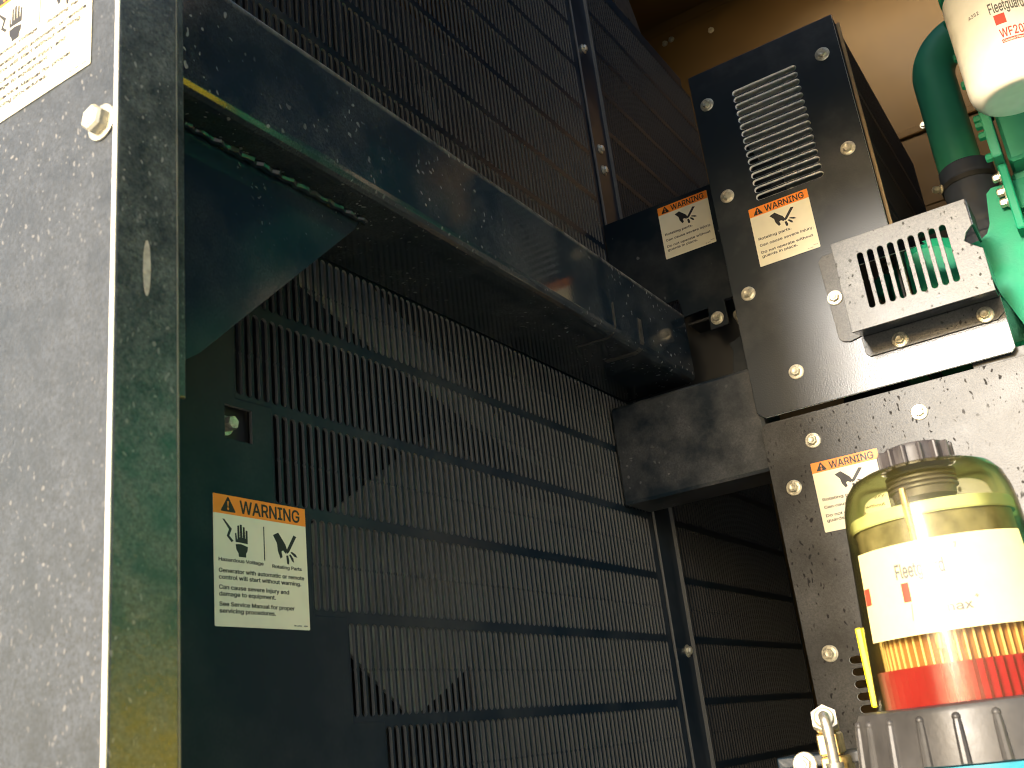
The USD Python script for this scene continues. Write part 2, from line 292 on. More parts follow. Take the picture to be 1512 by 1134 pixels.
def sticker(parent, o, u, v, n, W, H, kind, label=None):
    u, v, n = map(np.array, (u, v, n)); o = np.array(o, float)
    pl = lambda poly, d0, d: frame_map(extr(poly, d), o + n * d0, u, v, n)
    hb = 0.15 * H
    st = obj("warning_label", pl(rrect(0, W, 0, H, 0.0012), 0, 0.0004), "sticker_cream", parent, label=label)
    obj("header_band", pl(sbox(0.0, H - hb, W, H - 0.0), 0.0004, 0.00012), "sticker_orange", st)
    tri = Polygon([(0.085 * W, H - hb * .82), (0.215 * W, H - hb * .82), (0.15 * W, H - hb * .14)]).buffer(0.0008)
    ex = unary_union([Polygon([(0.14 * W, H - hb * .32), (0.16 * W, H - hb * .32), (0.154 * W, H - hb * .60), (0.146 * W, H - hb * .60)]), Point(0.15 * W, H - hb * .71).buffer(0.0011)])
    obj("alert_triangle", pl(tri.difference(ex), 0.00052, 0.0001), "ink", st)
    T = [fit_text("WARNING", 0.27 * W, H - hb * .84, 0.66 * W, hb * .66, bold=True)]
    S = []
    if kind == "wide":
        S += shock_hand(0.09, 0.19, 0.26, 0.28) + [[(0.515, .205), (.525, .205), (.525, .475), (.515, .475)]] + cut_hand(0.62, 0.235, 0.27, 0.25)
        T += [fit_text("Hazardous Voltage", .045 * W, H * (1 - .515), .46 * W, .026 * H), fit_text("Rotating Parts", .60 * W, H * (1 - .525), .33 * W, .026 * H)]
        for s, yb, x1 in (("Generator with automatic or remote", .600, .955), ("control will start without warning.", .650, .915), ("Can cause severe injury and", .725, .775), ("damage to equipment.", .775, .625),
                          ("See Service Manual for proper", .850, .83), ("servicing procedures.", .900, .62)):
            T.append(fit_text(s, .045 * W, H * (1 - yb), (x1 - .045) * W, .030 * H))
        T += [fit_text("98-6722", .82 * W, H * .025, .08 * W, .011 * H), fit_text("4/96", .93 * W, H * .025, .04 * W, .011 * H)]
    else:
        S += cut_hand(0.32, 0.20, 0.42, 0.29)
        for s, yb, x1 in (("Rotating parts.", .565, .62), ("Can cause severe injury.", .675, .965), ("Do not operate without", .795, .93), ("guards in place.", .865, .66)):
            T.append(fit_text(s, .065 * W, H * (1 - yb), (x1 - .065) * W, .040 * H))
        T += [fit_text("98-6723", .80 * W, H * .025, .09 * W, .012 * H), fit_text("4/96", .90 * W, H * .055, .07 * W, .012 * H)]
    obj("pictogram", pl(unary_union([poly_px(q, W, H).buffer(0) for q in S]), 0.0004, 0.00012), "ink", st)
    obj("lettering", frame_map(cat(T), o + n * 0.0004 + n * 0.00014, u, v, n), "ink", st)
    return st
AX = dict(u=(1, 0, 0), v=(0, 0, 1), n=(0, -1, 0))
BX = dict(u=(0, 1, 0), v=(0, 0, 1), n=(1, 0, 0))

# ------------------------------------------------------------------ setting: ground, tan enclosure
YW, ZR = 2.30, 1.835
g = trimesh.Trimesh([(-400, -400, -GZ), (400, -400, -GZ), (400, 400, -GZ), (-400, 400, -GZ)], [[0, 1, 2], [0, 2, 3]])
tag(obj("ground", g, "ground_grey", smooth=False), kind="structure")
def struct(name, mesh, mat):
    p = obj(name, mesh, mat); tag(p, kind="structure"); return p
wall = struct("wall_back", cbox(-1.6, 3.2, YW, YW + .05, -1.15, ZR), "tan_wall")
roof = struct("roof", cat([cbox(-1.6, -.55, 0.34, YW + .05, ZR, ZR + .05), cbox(-.5495, 1.1, 1.42, YW + .05, ZR, ZR + .05), cbox(1.1005, 3.2, 0.34, YW + .05, ZR, ZR + .05)]), "tan_wall")   # gap added over the engine so daylight reaches the back wall
struct("wall_left", cbox(-1.65, -1.6, 0.34, YW + .05, -1.15, ZR), "tan_wall")
struct("wall_front", cat([cbox(-1.65, -.601, .29, .338, -1.15, ZR), cbox(-.6005, 3.2, .29, .338, 0.80, ZR)]), "tan_wall")  # header over the opening is added, its low edge set to shade the bay
struct("wall_right", cbox(3.2, 3.25, 0.34, YW + .05, -1.15, ZR), "tan_wall")
struct("floor", cbox(-1.6, 3.2, 0.34, YW, -1.2, -1.15), "dark_metal")
# shelf seam and screws on the back wall
obj("seam_ledge", cat([cbox(-.62, .4, YW - .016, YW - .0005, 1.226, 1.243, .002), cbox(-.62, .4, YW - .004, YW - .0005, 1.05, 1.2255, .001)]), "tan_wall", wall)
for (x, z) in ((-.829, 1.915 - .12), (-.742, 1.766), (-.722, 1.769), (-.611, 1.741), (-.178, 1.236)):
    bolt(wall, (x, YW - (.018 if z < 1.3 else .001), z), (0, -1, 0), wr=0, af=.011, h=.007, name="screw")
obj("corner_angle", cat([cbox(-1.0, .6, YW - .0035, YW - .0008, ZR - .035, ZR - .002, .0006)]), "tan_wall", wall)

# ------------------------------------------------------------------ slotted fan guard, plane x = XG
XG, P, RH, Z0 = -0.59, 0.01008, 0.0856, 0.0385
TH = 0.0032
def slot_shape(w, L, nib, axis_v=True):
    """obround of width w, length L along the second axis, with tiny nibs halfway where the punch overlapped"""
    r = w / 2; q = []
    for a in np.linspace(0, np.pi, 7): q.append((r * math.cos(a), L / 2 - r + r * math.sin(a)))
    if nib: q += [(-r, .0016), (-r + nib, .0004), (-r + nib, -.0004), (-r, -.0016)]
    for a in np.linspace(np.pi, 2 * np.pi, 7): q.append((r * math.cos(a), -L / 2 + r + r * math.sin(a)))
    if nib: q += [(r, -.0016), (r - nib, -.0004), (r - nib, .0004), (r, .0016)]
    return Polygon(q)
def slot_cells(n0, n1, row):
    """slots n0..n1 (pitch units from y = 0.5) of one row as a tiled mesh in (y, z, depth)"""
    cell = sbox(-P / 2, -RH / 2, P / 2, RH / 2).difference(slot_shape(0.0070, RH - 0.0085, 0.0007))
    m = extr(cell, TH)
    # drop the cell's outer side walls (they are inside the sheet)
    c = m.triangles_center; nn = m.face_normals
    keep = ~(((abs(abs(c[:, 0]) - P / 2) < 1e-7) & (abs(nn[:, 0]) > .9)) | ((abs(abs(c[:, 1]) - RH / 2) < 1e-7) & (abs(nn[:, 1]) > .9)))
    V, F = m.vertices, m.faces[keep]
    ks = np.arange(n0, n1)
    VV = np.concatenate([V + [0.5 + (k + .5) * P, Z0 + (row + .5) * RH, 0] for k in ks]); FF = np.concatenate([F + i * len(V) for i in range(len(ks))])
    return trimesh.Trimesh(VV, FF, process=False)
def guard_sheet(y0, y1, z0, z1, rows, top_right_cut=None):
    solid = sbox(y0, z0, y1, z1); parts = []
    for r, n0, n1 in rows:
        parts.append(slot_cells(n0, n1, r))
        solid = solid.difference(sbox(.5 + n0 * P, Z0 + r * RH, .5 + n1 * P, Z0 + (r + 1) * RH))
    if top_right_cut: solid = solid.difference(top_right_cut)
    parts.append(extr(solid, TH))
    m = cat(parts); v = m.vertices.copy()
    m.vertices = np.c_[XG - TH + v[:, 2], v[:, 0], v[:, 1]]
    return m
FG = thing("fan_guard", "large black slotted sheet metal fan guard running back behind the beam", "fan guard", (XG, 1.2, -.6))
starts = {4: 4, 3: 6, 2: 10, 1: 14, 0: 18, -1: 22, -2: 26, -3: 30}
rows = [(r, starts.get(r, 1), 83) for r in range(-3, 15)]
notch = sbox(0.549, 0.2595, 0.5785, 0.2880)
obj("guard_sheet", guard_sheet(.33, 1.352, -.3, 1.345, rows, notch), "guard_paint", FG, smooth=False)
rows2 = [(r, 90, 142) for r in range(-3, 15)]
cut = Polygon([(1.885, 1.40), (1.885, 1.306), (1.937, 1.245), (2.0, 1.2), (2.0, 1.40)])
obj("guard_sheet", guard_sheet(1.352, 1.937, -.3, 1.345, rows2, cut), "guard_paint_shaded", FG, smooth=False)
seam = obj("seam_strip", cat([cbox(XG + .0003, XG + .0045, 1.350, 1.408, -.3, 1.345, .001), cbox(XG + .0003, XG + .010, 1.405, 1.408, -.3, 1.345, .0008)]), "guard_paint", FG)
for (y, z) in ((1.371, 1.117), (1.372, .917), (1.373, .877), (1.388, .107)):
    bolt(seam, (XG + .0048, y, z), (1, 0, 0), wr=.0088, af=.010)
obj("bolt_recess", onB(sbox(.545, .2555, .5825, .292), XG - .012, .002), "dark_metal", FG)
bolt(FG, (XG - .011, .559, .2744), (1, 0, 0), wr=.0085, af=.011, h=.011)
sticker(FG, (XG + .0002, .5350, .1120), W=.1000, H=.1005, kind="wide", label="large warning label with two pictograms, hazardous voltage and rotating parts", **BX)
obj("hanger_bracket", cat([onB(Polygon([(1.60, 1.30), (1.612, 1.50), (1.632, 1.50), (1.70, 1.40), (1.745, 1.312), (1.715, 1.30), (1.66, 1.375), (1.64, 1.30)]), XG - .01, .004)]), "dark_metal", FG)

# ------------------------------------------------------------------ fan and radiator behind the guard
FC = np.array([-0.70, 1.22, 0.40])
FAN = thing("radiator_fan", "grey bladed radiator fan seen through the slots of the large guard", "fan", FC)
obj("hub", frame_map(lathe([(0, .05), (.10, .05), (.12, .03), (.12, -.05), (0, -.05)], (0, 0, 0), 40), FC, (0, 1, 0), (0, 0, 1), (1, 0, 0)), "dark_metal", FAN)
for k in range(7):
    a = k * 2 * np.pi / 7 + 3.752; V = []; F = []
    nr, ns = 10, 8
    for i in range(nr):
        rr = .11 + (.52 - .11) * i / (nr - 1); tw = math.radians(36 - 12 * i / (nr - 1)); ch = .25 - .03 * i / (nr - 1)
        for side in (0, 1):
            for j in range(ns):
                s = j / (ns - 1) - .5
                tang = s * ch * math.cos(tw); ax = s * ch * math.sin(tw) + .03 * (0.25 - s * s) + (.004 if side else 0)
                th = a + tang / rr - .06 * (i / nr) ** 2
                V.append((FC[0] + ax, FC[1] + rr * math.cos(th), FC[2] + rr * math.sin(th)))
    idx = lambda i, s, j: (i * 2 + s) * ns + j
    for i in range(nr - 1):
        for j in range(ns - 1):
            for s in (0, 1):
                q = [idx(i, s, j), idx(i, s, j + 1), idx(i + 1, s, j + 1), idx(i + 1, s, j)]
                if s == 0: q = q[::-1]
                F += [[q[0], q[1], q[2]], [q[0], q[2], q[3]]]
        for j in (0, ns - 1):
            q = [idx(i, 0, j), idx(i, 1, j), idx(i + 1, 1, j), idx(i + 1, 0, j)]; F += [[q[0], q[1], q[2]], [q[0], q[2], q[3]]]
    for j in range(ns - 1):
        q = [idx(nr - 1, 0, j), idx(nr - 1, 1, j), idx(nr - 1, 1, j + 1), idx(nr - 1, 0, j + 1)]; F += [[q[0], q[1], q[2]], [q[0], q[2], q[3]]]
    obj("blade", trimesh.Trimesh(V, F, process=False), "fan_grey", FAN)
RC = thing("radiator_core", "dark radiator core with upright fins deep behind the slotted guard", "radiator", (-.92, 1.2, -.6))
obj("core", cbox(-.98, -.90, .36, 2.05, -.6, 1.33), "core_dark", RC)
fins = cat([trimesh.creation.box((.012, .004, 1.9), trimesh.transformations.translation_matrix((-.895, .4 + k * .011, .36))) for k in range(148)])
tag(obj("fins", fins, "core_dark", RC, smooth=False), kind="stuff")

# ------------------------------------------------------------------ crossbeam, gusset, post
XB, ZB, ZT = -0.476, 0.461, 0.566
BM = thing("frame_beam", "black square tube crossbeam running away above the lower guard with dusty water spots", "beam", (-.53, .8, ZB))
def beam_tube(y0, y1):
    pr_ = rrect(-.585, XB, ZB, ZT, 0.011)
    pr_ = unary_union([pr_, sbox(-.585, ZB, -.55, ZT), sbox(-.55, ZT - .02, XB - .004, ZT), rrect(-.52, XB, ZT - .03, ZT, .004)]).buffer(-.0001).buffer(.0001)
    inner = rrect(-.579, XB - .006, ZB + .006, ZT - .006, .008)
    m = extr(pr_.difference(inner), y1 - y0); v = m.vertices.copy()
    m.vertices = np.c_[v[:, 0], y1 - v[:, 2], v[:, 1]]
    return m
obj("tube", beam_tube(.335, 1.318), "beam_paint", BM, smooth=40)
for y, w in ((1.07, .0035), (1.145, .010)):
    pth = [(XB + .0006, y + .004, ZB + .045), (XB + .0006, y + .002, ZB + .012), (XB - .0035, y, ZB + .0025), (XB - .012, y - .001, ZB - .0006), (XB - .050, y - .005, ZB - .0006)]
    seg = [hull([np.array(q) + (o, d, o) for q in (a, b) for d in (-w / 2, w / 2) for o in (-.0006, .0005)]) for a, b in zip(pth[:-1], pth[1:])]
    obj("tape_band", cat(seg), "strap", BM)
pts = np.array([(-.5095 + .0015 * math.sin(i * 2.3), .44 + i * .0055, ZB - .002) for i in range(38)])
GS = thing("gusset_plate", "black triangular gusset plate welded under the beam beside the post", "gusset", (-.515, .52, .37))
obj("plate", onB(Polygon([(.425, ZB - .0015), (.640, ZB - .0015), (.633, ZB - .012), (.455, .282), (.425, .262)]), -.512, .008), "gusset_paint", GS)
wb = tube(pts, [.0026 + .0018 * float(noise(np.array([i * .9, 0, 0]))) for i in range(38)], 8)
obj("weld_bead", wb, "gusset_paint", GS)

# post: nearer the camera than the beam
CP = thing("corner_post", "dusty black steel corner post at the door opening, nearest on the left, with large label", "post", (-.42, .3, -1.3))
obj("front_panel", cbox(-.60, -.3722, .292, .298, -1.25, 1.4, .001), "post_paint", CP)
obj("side_plate", cbox(-.3721, -.3690, .2785, .3145, -1.25, 1.4, .0007), "post_side_paint", CP)
obj("bright_lip", cbox(-.3720, -.3691, .2775, .2786, -1.25, 1.4, .0003), "lip_edge", CP, label="bare bright front lip of the post")
obj("rear_flange", cat([cbox(-.3755, -.3722, .3147, .3185, -1.25, 1.4, .0006), cbox(-.3775, -.3752, .3190, .3250, .180, 1.4, .0008)]), "post_side_paint", CP)
bolt(CP, (-.3995, .2918, .3330), (0, -1, 0), wr=0, af=.0135, h=.008)
sticker(CP, (-.5105, .2916, .3760), W=.1000, H=.1000, kind="wide", label="large warning label facing the door opening, washed out by daylight", **AX)

obj("worn_edge", cbox(-.3720, -.3700, .3146, .3160, -1.25, 1.4, .0004), "worn_edge", CP)
obj("paint_scuff", onB(affinity.translate(affinity.scale(Point(0, 0).buffer(1, quad_segs=6), .0022, .0150), .2960, .2390), -.36885, .0002), "scuff_grey", CP)

# ------------------------------------------------------------------ plate behind, cross bar
MP = thing("mounting_plate", "black mounting plate between fan guard and belt guard carrying a rotating parts label", "plate", (-.48, 1.34, .6))
pol = Polygon([(-.588, .60), (-.588, .762), (-.30, .762), (-.30, .577), (-.4200, .577), (-.4205, .5386), (-.4475, .5380), (-.4463, .5720), (-.4841, .5705), (-.4880, .60)])
obj("plate", onA(pol, 1.34, .004), "plate_paint", MP)
bolt(MP, (-.4350, 1.3395, .5525), (0, -1, 0))
sticker(MP, (-.4948 + .0, 1.3396, .6682), W=.0810, H=.0862, kind="narrow", **AX)
BR = thing("inner_bracket", "small dark bracket with a bolt head showing in the gap under the mounting plate", "bracket", (-.42, 1.37, .5))
obj("back_plate", cat([cbox(-.60, -.33, 1.40, 1.405, .42, .60, .001), cbox(-.484, -.447, 1.352, 1.395, .5600, .5640, .001)]), "dark_metal", BR)
obj("side_tab", onA(Polygon([(-.438, .455), (-.430, .470), (-.424, .50), (-.428, .512), (-.3785, .53), (-.3785, .455)]), 1.348, .004), "plate_paint", BR)
bolt(BR, (-.4080, 1.375, .560), (0, -.5, -.85), wr=.011, af=.018, h=.014)

CB = thing("cross_bar", "short black horizontal bar under the beam end joining the guard to the lower panel", "bar", (-.48, 1.27, .3))
obj("bar", cbox(-.587, -.374, 1.256, 1.335, .298, .4375, .004), "bar_paint", CB)

# ------------------------------------------------------------------ belt guard (upper box)
BG = thing("belt_guard", "tall black belt guard box with a grille of horizontal slots and a rotating parts label", "guard", (-.27, 1.4, .36))
outer = Polygon([(-.3790, .3720), (-.3690, .3640), (-.0745, .3640), (-.0700, .3690), (-.0700, .452), (-.168, .5650), (-.1695, .8865), (-.3800, .8865)])
VW, VZ, VP_ = .0930, .0069, .01115
slots, lips = [], []
for k in range(16):
    zc = .8315 - k * VP_; xc = -.2760 + .0015 * k / 15
    slots.append(affinity.translate(affinity.rotate(slot_shape(.0092, VW, 0), 90, origin=(0, 0)), xc, zc))
    ri, ro = [affinity.translate(affinity.rotate(slot_shape(w_, VW - e_, 0), 90, origin=(0, 0)), xc, zc) for w_, e_ in ((.0074, .0018), (.0092, 0))]
    A_, B_ = np.array(ro.exterior.coords)[:-1], np.array(ri.exterior.coords)[:-1]; nv = len(A_); ks = np.arange(nv); kn = (ks + 1) % nv
    V_ = np.vstack([np.c_[A_[:, 0], np.full(nv, 1.2501), A_[:, 1]], np.c_[B_[:, 0], np.full(nv, 1.2512), B_[:, 1]], np.c_[B_[:, 0], np.full(nv, 1.2536), B_[:, 1]]])
    F_ = np.vstack([np.c_[ks, kn, kn + nv], np.c_[ks, kn + nv, ks + nv], np.c_[ks + nv, kn + nv, kn + 2 * nv], np.c_[ks + nv, kn + 2 * nv, ks + 2 * nv]])
    lips.append(trimesh.Trimesh(V_, F_, process=False))
hole = sbox(-.215, .440, -.088, .525)
obj("front_panel", cat([onA(outer.difference(unary_union(slots + [hole])), 1.25, .0035)] + lips), "belt_guard_paint", BG, smooth=False)
# side face: slotted too, going back
cell = sbox(-P / 2, -RH / 2, P / 2, RH / 2).difference(slot_shape(0.0070, RH - 0.0085, 0))
mcell = extr(cell, .003); side = []
for r in range(6):
    for k in range(46):
        q = mcell.copy(); v = q.vertices.copy(); q.vertices = np.c_[-.1725 + v[:, 2], 1.275 + (k + .5) * P + v[:, 0], .370 + (r + .5) * RH + v[:, 1]]; side.append(q)
obj("side_panel", cat(side + [cbox(-.1725, -.1695, 1.2536, 1.2745, .37, .884, .0005), cbox(-.1725, -.1695, 1.7390, 1.752, .37, .884, .0005)]), "dull_paint", BG, smooth=False)
obj("side_trim", cbox(-.1693, -.1650, 1.2700, 1.2745, .40, .884, .0005), "tan_dark", BG)
obj("top_panel", cbox(-.379, -.170, 1.2536, 1.752, .8838, .8865, .0008), "belt_guard_paint", BG)
obj("left_panel", cbox(-.379, -.376, 1.2536, 1.752, .60, .8835, .0008), "dark_metal", BG)
obj("back_panel", cbox(-.376, -.173, 1.745, 1.751, .37, .8835, .0008), "dark_metal", BG)
for i, (x, z) in enumerate(((-.3604, .8321), (-.1928, .8333), (-.1911, .6851), (-.3587, .6826), (-.3580, .5345), (-.3182, .4118))):
    bolt(BG, (x, 1.2497, z), (0, -1, 0), rot=i * .4)
sticker(BG, (-.3345, 1.2496, .5653), W=.0812, H=.0856, kind="narrow", **AX)

# ------------------------------------------------------------------ lower panel
LP = thing("lower_guard_panel", "black lower guard panel with dark drip flecks behind the fuel filter", "guard", (-.15, 1.25, -.3))
lo = Polygon([(-.3780, -.30), (-.3780, .3500), (-.3720, .3565), (.45, .3565), (.45, -.30)])
ls = [affinity.translate(affinity.rotate(slot_shape(.0085, .075, 0), 90, origin=(0, 0)), -.2935, .0570 - k * .0137) for k in range(9)]
obj("panel", onA(lo.difference(unary_union(ls)), 1.2515, .0035), "lower_panel_paint", LP, smooth=False)
obj("stiffener", cbox(-.12, .45, 1.262, 1.29, .335, .372, .001), "dark_metal", LP)
for i, (x, z) in enumerate(((-.3168, .3206), (-.3521, .2684), (-.1880, .3225), (-.3512, .0679))):
    bolt(LP, (x, 1.2512, z), (0, -1, 0), rot=i * .5 + .2)
sticker(LP, (-.3262, 1.2511, .2065), W=.0815, H=.0860, kind="narrow", label="rotating parts label half hidden behind the fuel filter bowl", **AX)

# ------------------------------------------------------------------ vented cover
VC = thing("vented_cover", "boxy folded cover with nine upright slots bolted to the belt guard", "cover", (-.15, 1.22, .42))
face = Polygon([(-.2285, .4180), (-.0690, .4180), (-.0690, .4700), (-.0800, .4790), (-.0855, .4850), (-.0810, .4945), (-.0735, .5010), (-.0735, .5345), (-.2285, .5345)]).buffer(-.001).buffer(.001)
vs = []
for k in range(9):
    x = -.1985 + k * .01185
    vs.append(affinity.translate(slot_shape(.0072, .0720, .0005), x, .4765 - 0.0))
obj("face", onA(face.difference(unary_union(vs)), 1.1850, .0025), "cover_paint", VC, smooth=False)
obj("bottom_side", hull([(-.2285, 1.185, .418), (-.069, 1.185, .418), (-.2285, 1.248, .4305), (-.071, 1.248, .4305), (-.2285, 1.186, .4205), (-.069, 1.186, .4205), (-.2285, 1.248, .4330), (-.071, 1.248, .4330)]), "side_paint", VC)
obj("left_side", cbox(-.2285, -.2260, 1.1878, 1.248, .430, .5343, .0006), "side_paint", VC)
obj("top_side", cbox(-.2260, -.0755, 1.1878, 1.248, .5320, .5345, .0006), "side_paint", VC)
obj("right_side", onA(Polygon([(0, 0)] * 0 or [(-.0740, .502), (-.0715, .502), (-.0715, .534), (-.0740, .534)]), 1.1876, .06), "side_paint", VC)
obj("right_side", onA(Polygon([(-.0715, .434), (-.0690, .434), (-.0690, .469), (-.0715, .469)]), 1.1876, .06), "side_paint", VC)
fl1 = obj("left_flange", onA(Polygon([(-.2603, .5440), (-.2540, .5505), (-.2288, .5505), (-.2288, .4330), (-.2445, .4295), (-.2530, .4320), (-.2572, .4370)]), 1.2470, .0026), "cover_paint", VC)
fl2 = obj("bottom_flange", onA(Polygon([(-.2309, .4250), (-.2300, .4085), (-.2255, .4038), (-.0790, .4050), (-.0703, .4120), (-.0703, .4300), (-.2309, .4300)]), 1.2470, .0026), "cover_paint", VC)
bolt(fl1, (-.2503, 1.2465, .4906), (0, -1, 0)); bolt(fl2, (-.1878, 1.2465, .4135), (0, -1, 0), rot=.5); bolt(fl2, (-.0905, 1.2465, .4140), (0, -1, 0), rot=.9)

# things seen through the cover's slots
AL = thing("alternator", "green engine part behind the slots of the vented cover", "alternator", (-.11, 1.42, .42))
obj("housing", frame_map(lathe([(0, .09), (.040, .09), (.055, .078), (.062, .06), (.062, -.08), (0, -.08)], (0, 0, 0), 40), (-.142, 1.42, .512), (1, 0, 0), (0, 0, 1), (0, -1, 0)), "engine_green", AL)
obj("foot", cat([cbox(-.215, -.03, 1.36, 1.46, .40, .470, .006)]), "engine_green", AL)
obj("small_pulley", frame_map(lathe([(0, .012), (.013, .012), (.016, .009), (.016, -.02), (0, -.02)], (0, 0, 0), 28), (-.206, 1.37, .531), (1, 0, 0), (0, 0, 1), (0, -1, 0)), "engine_green", AL)
obj("added_dark_plate", cbox(-.166, -.055, 1.60, 1.606, .42, .70, .001), "dark_metal", AL)  # dark plate added to block the bright tan wall behind the slots
CBt = thing("cogged_belt", "brown toothed belt strand showing through the cover slots", "belt", (-.17, 1.36, .5))
bt = obj("strand", cbox(-.205, -.178, 1.382, 1.387, .53, .66, .001), "dark_metal", CBt)
for k in range(12): obj("tooth", cbox(-.204, -.179, 1.374, 1.3818, .540 + k * .0105, .5470 + k * .0105, .0012), "belt_brown", CBt)

# ------------------------------------------------------------------ green pipe, hose, engine plates
def arc(c, r, a0, a1, n, ax1, ax2): return [np.array(c) + r * (math.cos(a) * np.array(ax1) + math.sin(a) * np.array(ax2)) for a in np.linspace(a0, a1, n)]
PX, PY = -.0845, 1.48
GP = thing("coolant_pipe", "green steel pipe curving down from the engine into a rubber hose", "pipe", (PX, PY, .7))
el = arc((PX + .062, PY, .862), .062, np.pi, np.pi * .5, 16, (1, 0, 0), (0, 0, 1))
el = [np.array(p) for p in ([(PX, PY, .675), (PX, PY, .72), (PX, PY, .78), (PX, PY, .83)] + list(el) + [(PX + .10, PY, .924), (PX + .2, PY, .924)])]
obj("pipe", tube(el, .0298, 40), "pipe_green", GP, smooth=60)
HS = thing("rubber_hose", "dark blue rubber hose clamped to the lower end of the green pipe", "hose", (PX + .005, PY, .6))
prof = [(.0335, .708), (.036, .706), (.0365, .690), (.0355, .688), (.0355, .684), (.0365, .682), (.0365, .672), (.0345, .655), (.0335, .640), (.0345, .625), (.036, .621), (.036, .614), (.035, .612), (.035, .608), (.036, .606), (.036, .596), (.034, .594), (.033, .5)]
obj("hose", lathe(prof[::-1], (PX + .006, PY - .01, 0), 40), "rubber_blue", HS, smooth=40)
ck = obj("hose_clamp", lathe([(.0372, .676), (.0380, .6765), (.0380, .6835), (.0372, .684)], (PX + .006, PY - .01, 0), 40), "dark_metal", HS)
bolt(ck, (PX - .030, PY - .028, .680), (-.8, -.6, 0), wr=0, af=.009, h=.012, name="clamp_screw")

EP = thing("engine_bracket", "bright green engine bracket plate with a rounded notch and a bolt hole", "bracket", (-.03, 1.3, .4))
epoly = Polygon([(-.052, .390), (-.0915, .5130), (-.0915, .5215), (-.075, .5235), (-.066, .5290), (-.0605, .5400), (-.0560, .5700), (-.0545, .5790), (-.0480, .5845), (.16, .5845), (.16, .36), (-.052, .36)])
obj("plate", onA(epoly.difference(affinity.scale(Point(-.0225, .5410).buffer(.0075), 1.0, .8)), 1.292, .014), "engine_green", EP, smooth=20)
HD = thing("engine_head_plate", "green cast engine joint plate with a row of bolts beside the white coolant filter", "engine part", (-.02, 1.25, .6))
obj("upper_plate", cbox(-.0335, -.0215, 1.200, 1.32, .684, 1.0, .0015), "engine_green", HD)
obj("gasket_plate", cbox(-.0350, -.0240, 1.240, 1.33, .598, .6838, .0015), "pipe_green", HD)
obj("lower_plate", cbox(-.0330, -.0235, 1.262, 1.34, .51, .5978, .0015), "engine_green", HD)
obj("body", cat([cbox(-.0200, .30, 1.27, 1.45, .60, 1.0, .004), cbox(-.0230, .30, 1.30, 1.45, .50, .599, .004)]), "pipe_green", HD)
for (y, z) in ((1.25, .808), (1.215, .735), (1.205, .690), (1.25, .684 - .02), (1.25, .655), (1.25, .640), (1.255, .612), (1.27, .590), (1.27, .570), (1.27, .556)):
    bolt(HD, (-.0337, y + .012, z), (-1, 0, 0), wr=.0075, af=.0095, h=.009, mat="engine_green" if z > .6 else "zinc")
for (y, z) in ((1.335, .548),): bolt(HD, (.01, 1.268, .60), (0, -1, 0), wr=.011, af=.014, h=.010, mat="pipe_green")

# engine block, right of the frame; its green paint shows as reflections in the beam and post
EB = thing("engine_block", "green engine block behind and right of the filters", "engine", (.8, 1.6, -.6))
obj("block", cat([cbox(.20, 2.4, 1.05, 1.75, -.70, .62, .02), cbox(.17, 2.2, 1.14, 1.62, .62, .80, .02)]), "engine_green", EB)
obj("manifold", tube([(.3, 1.02, .36), (.7, 1.0, .38), (1.3, 1.0, .38), (2.0, 1.02, .36)], .07, 20), "pipe_green", EB)
obj("added_air_cleaner", frame_map(lathe([(0, 0), (.26, 0), (.28, .03), (.28, 1.5), (.26, 1.53), (0, 1.53)], (0, 0, 0), 40), (.36, 1.42, 1.16), (0, 1, 0), (0, 0, 1), (1, 0, 0)), "dark_metal", EB)  # unseen drum added to darken the reflections in the fan guard
obj("added_yellow_cover", cbox(.30, 1.30, 1.0, 1.045, -.62, .15, .02), "yellow_tab", EB)  # unseen yellow block added for the golden reflection low on the post
obj("sump", cbox(.25, 2.3, 1.12, 1.68, -1.0, -.705, .02), "dark_metal", EB)

# ------------------------------------------------------------------ white coolant filter
WF = thing("coolant_filter", "white spin-on coolant filter with printed red and grey text at the top right", "filter", (.0115, 1.10, .58))
wc = np.array((.0115, 1.10, 0)); WR = .0470
obj("canister", lathe([(0, .587), (.020, .587), (.034, .5855), (.040, .589), (.0452, .596), (.0468, .604), (.047, .612), (.047, .715), (.046, .720), (.030, .724), (0, .724)], wc, 72), "filter_white", WF, smooth=50)
obj("base_ring", lathe([(0, .7245), (.047, .7245), (.0475, .73), (.0475, .80), (0, .80)], wc, 48), "engine_green", WF)
def wrap(m, axis, r, th0, z0):     # flat (x, y, depth) -> cylinder; x along the circumference from angle th0, reading left to right seen from outside
    v = m.vertices.copy(); th = th0 + v[:, 0] / r; R = r + v[:, 2]
    m = m.copy(); m.vertices = np.c_[axis[0] + R * np.cos(th), axis[1] + R * np.sin(th), z0 + v[:, 1]]; return m
def facing(ax): return math.atan2(-ax[1], -ax[0])
th = facing(wc) + math.radians(-4)
def gridbox(x0, x1, y0, y1, d=.0002, n=14):
    xs = np.linspace(x0, x1, n); return cat([trimesh.creation.box(bounds=[(a, y0, 0), (b, y1, d)]) for a, b in zip(xs[:-1], xs[1:])])
obj("print_text", cat([wrap(fit_text("Fleetguard", 0, 0, .0345, .0125, True, .0002), wc, WR, th, .6640), wrap(fit_text("A352", -.0215, .004, .012, .004, True, .00015), wc, WR, th, .667)]), "print_grey", WF)
obj("print_text", cat([wrap(fit_text("WF2075", 0, 0, .0330, .0100, True, .0002), wc, WR, th + .07, .6330), wrap(gridbox(0, .045, -.0065, -.0022, .00015), wc, WR, th + .07, .6330)]), "print_red", WF)
obj("print_square", wrap(gridbox(0, .0105, 0, .0120, .00015, 5), wc, WR, th + .05, .6490), "print_red", WF)
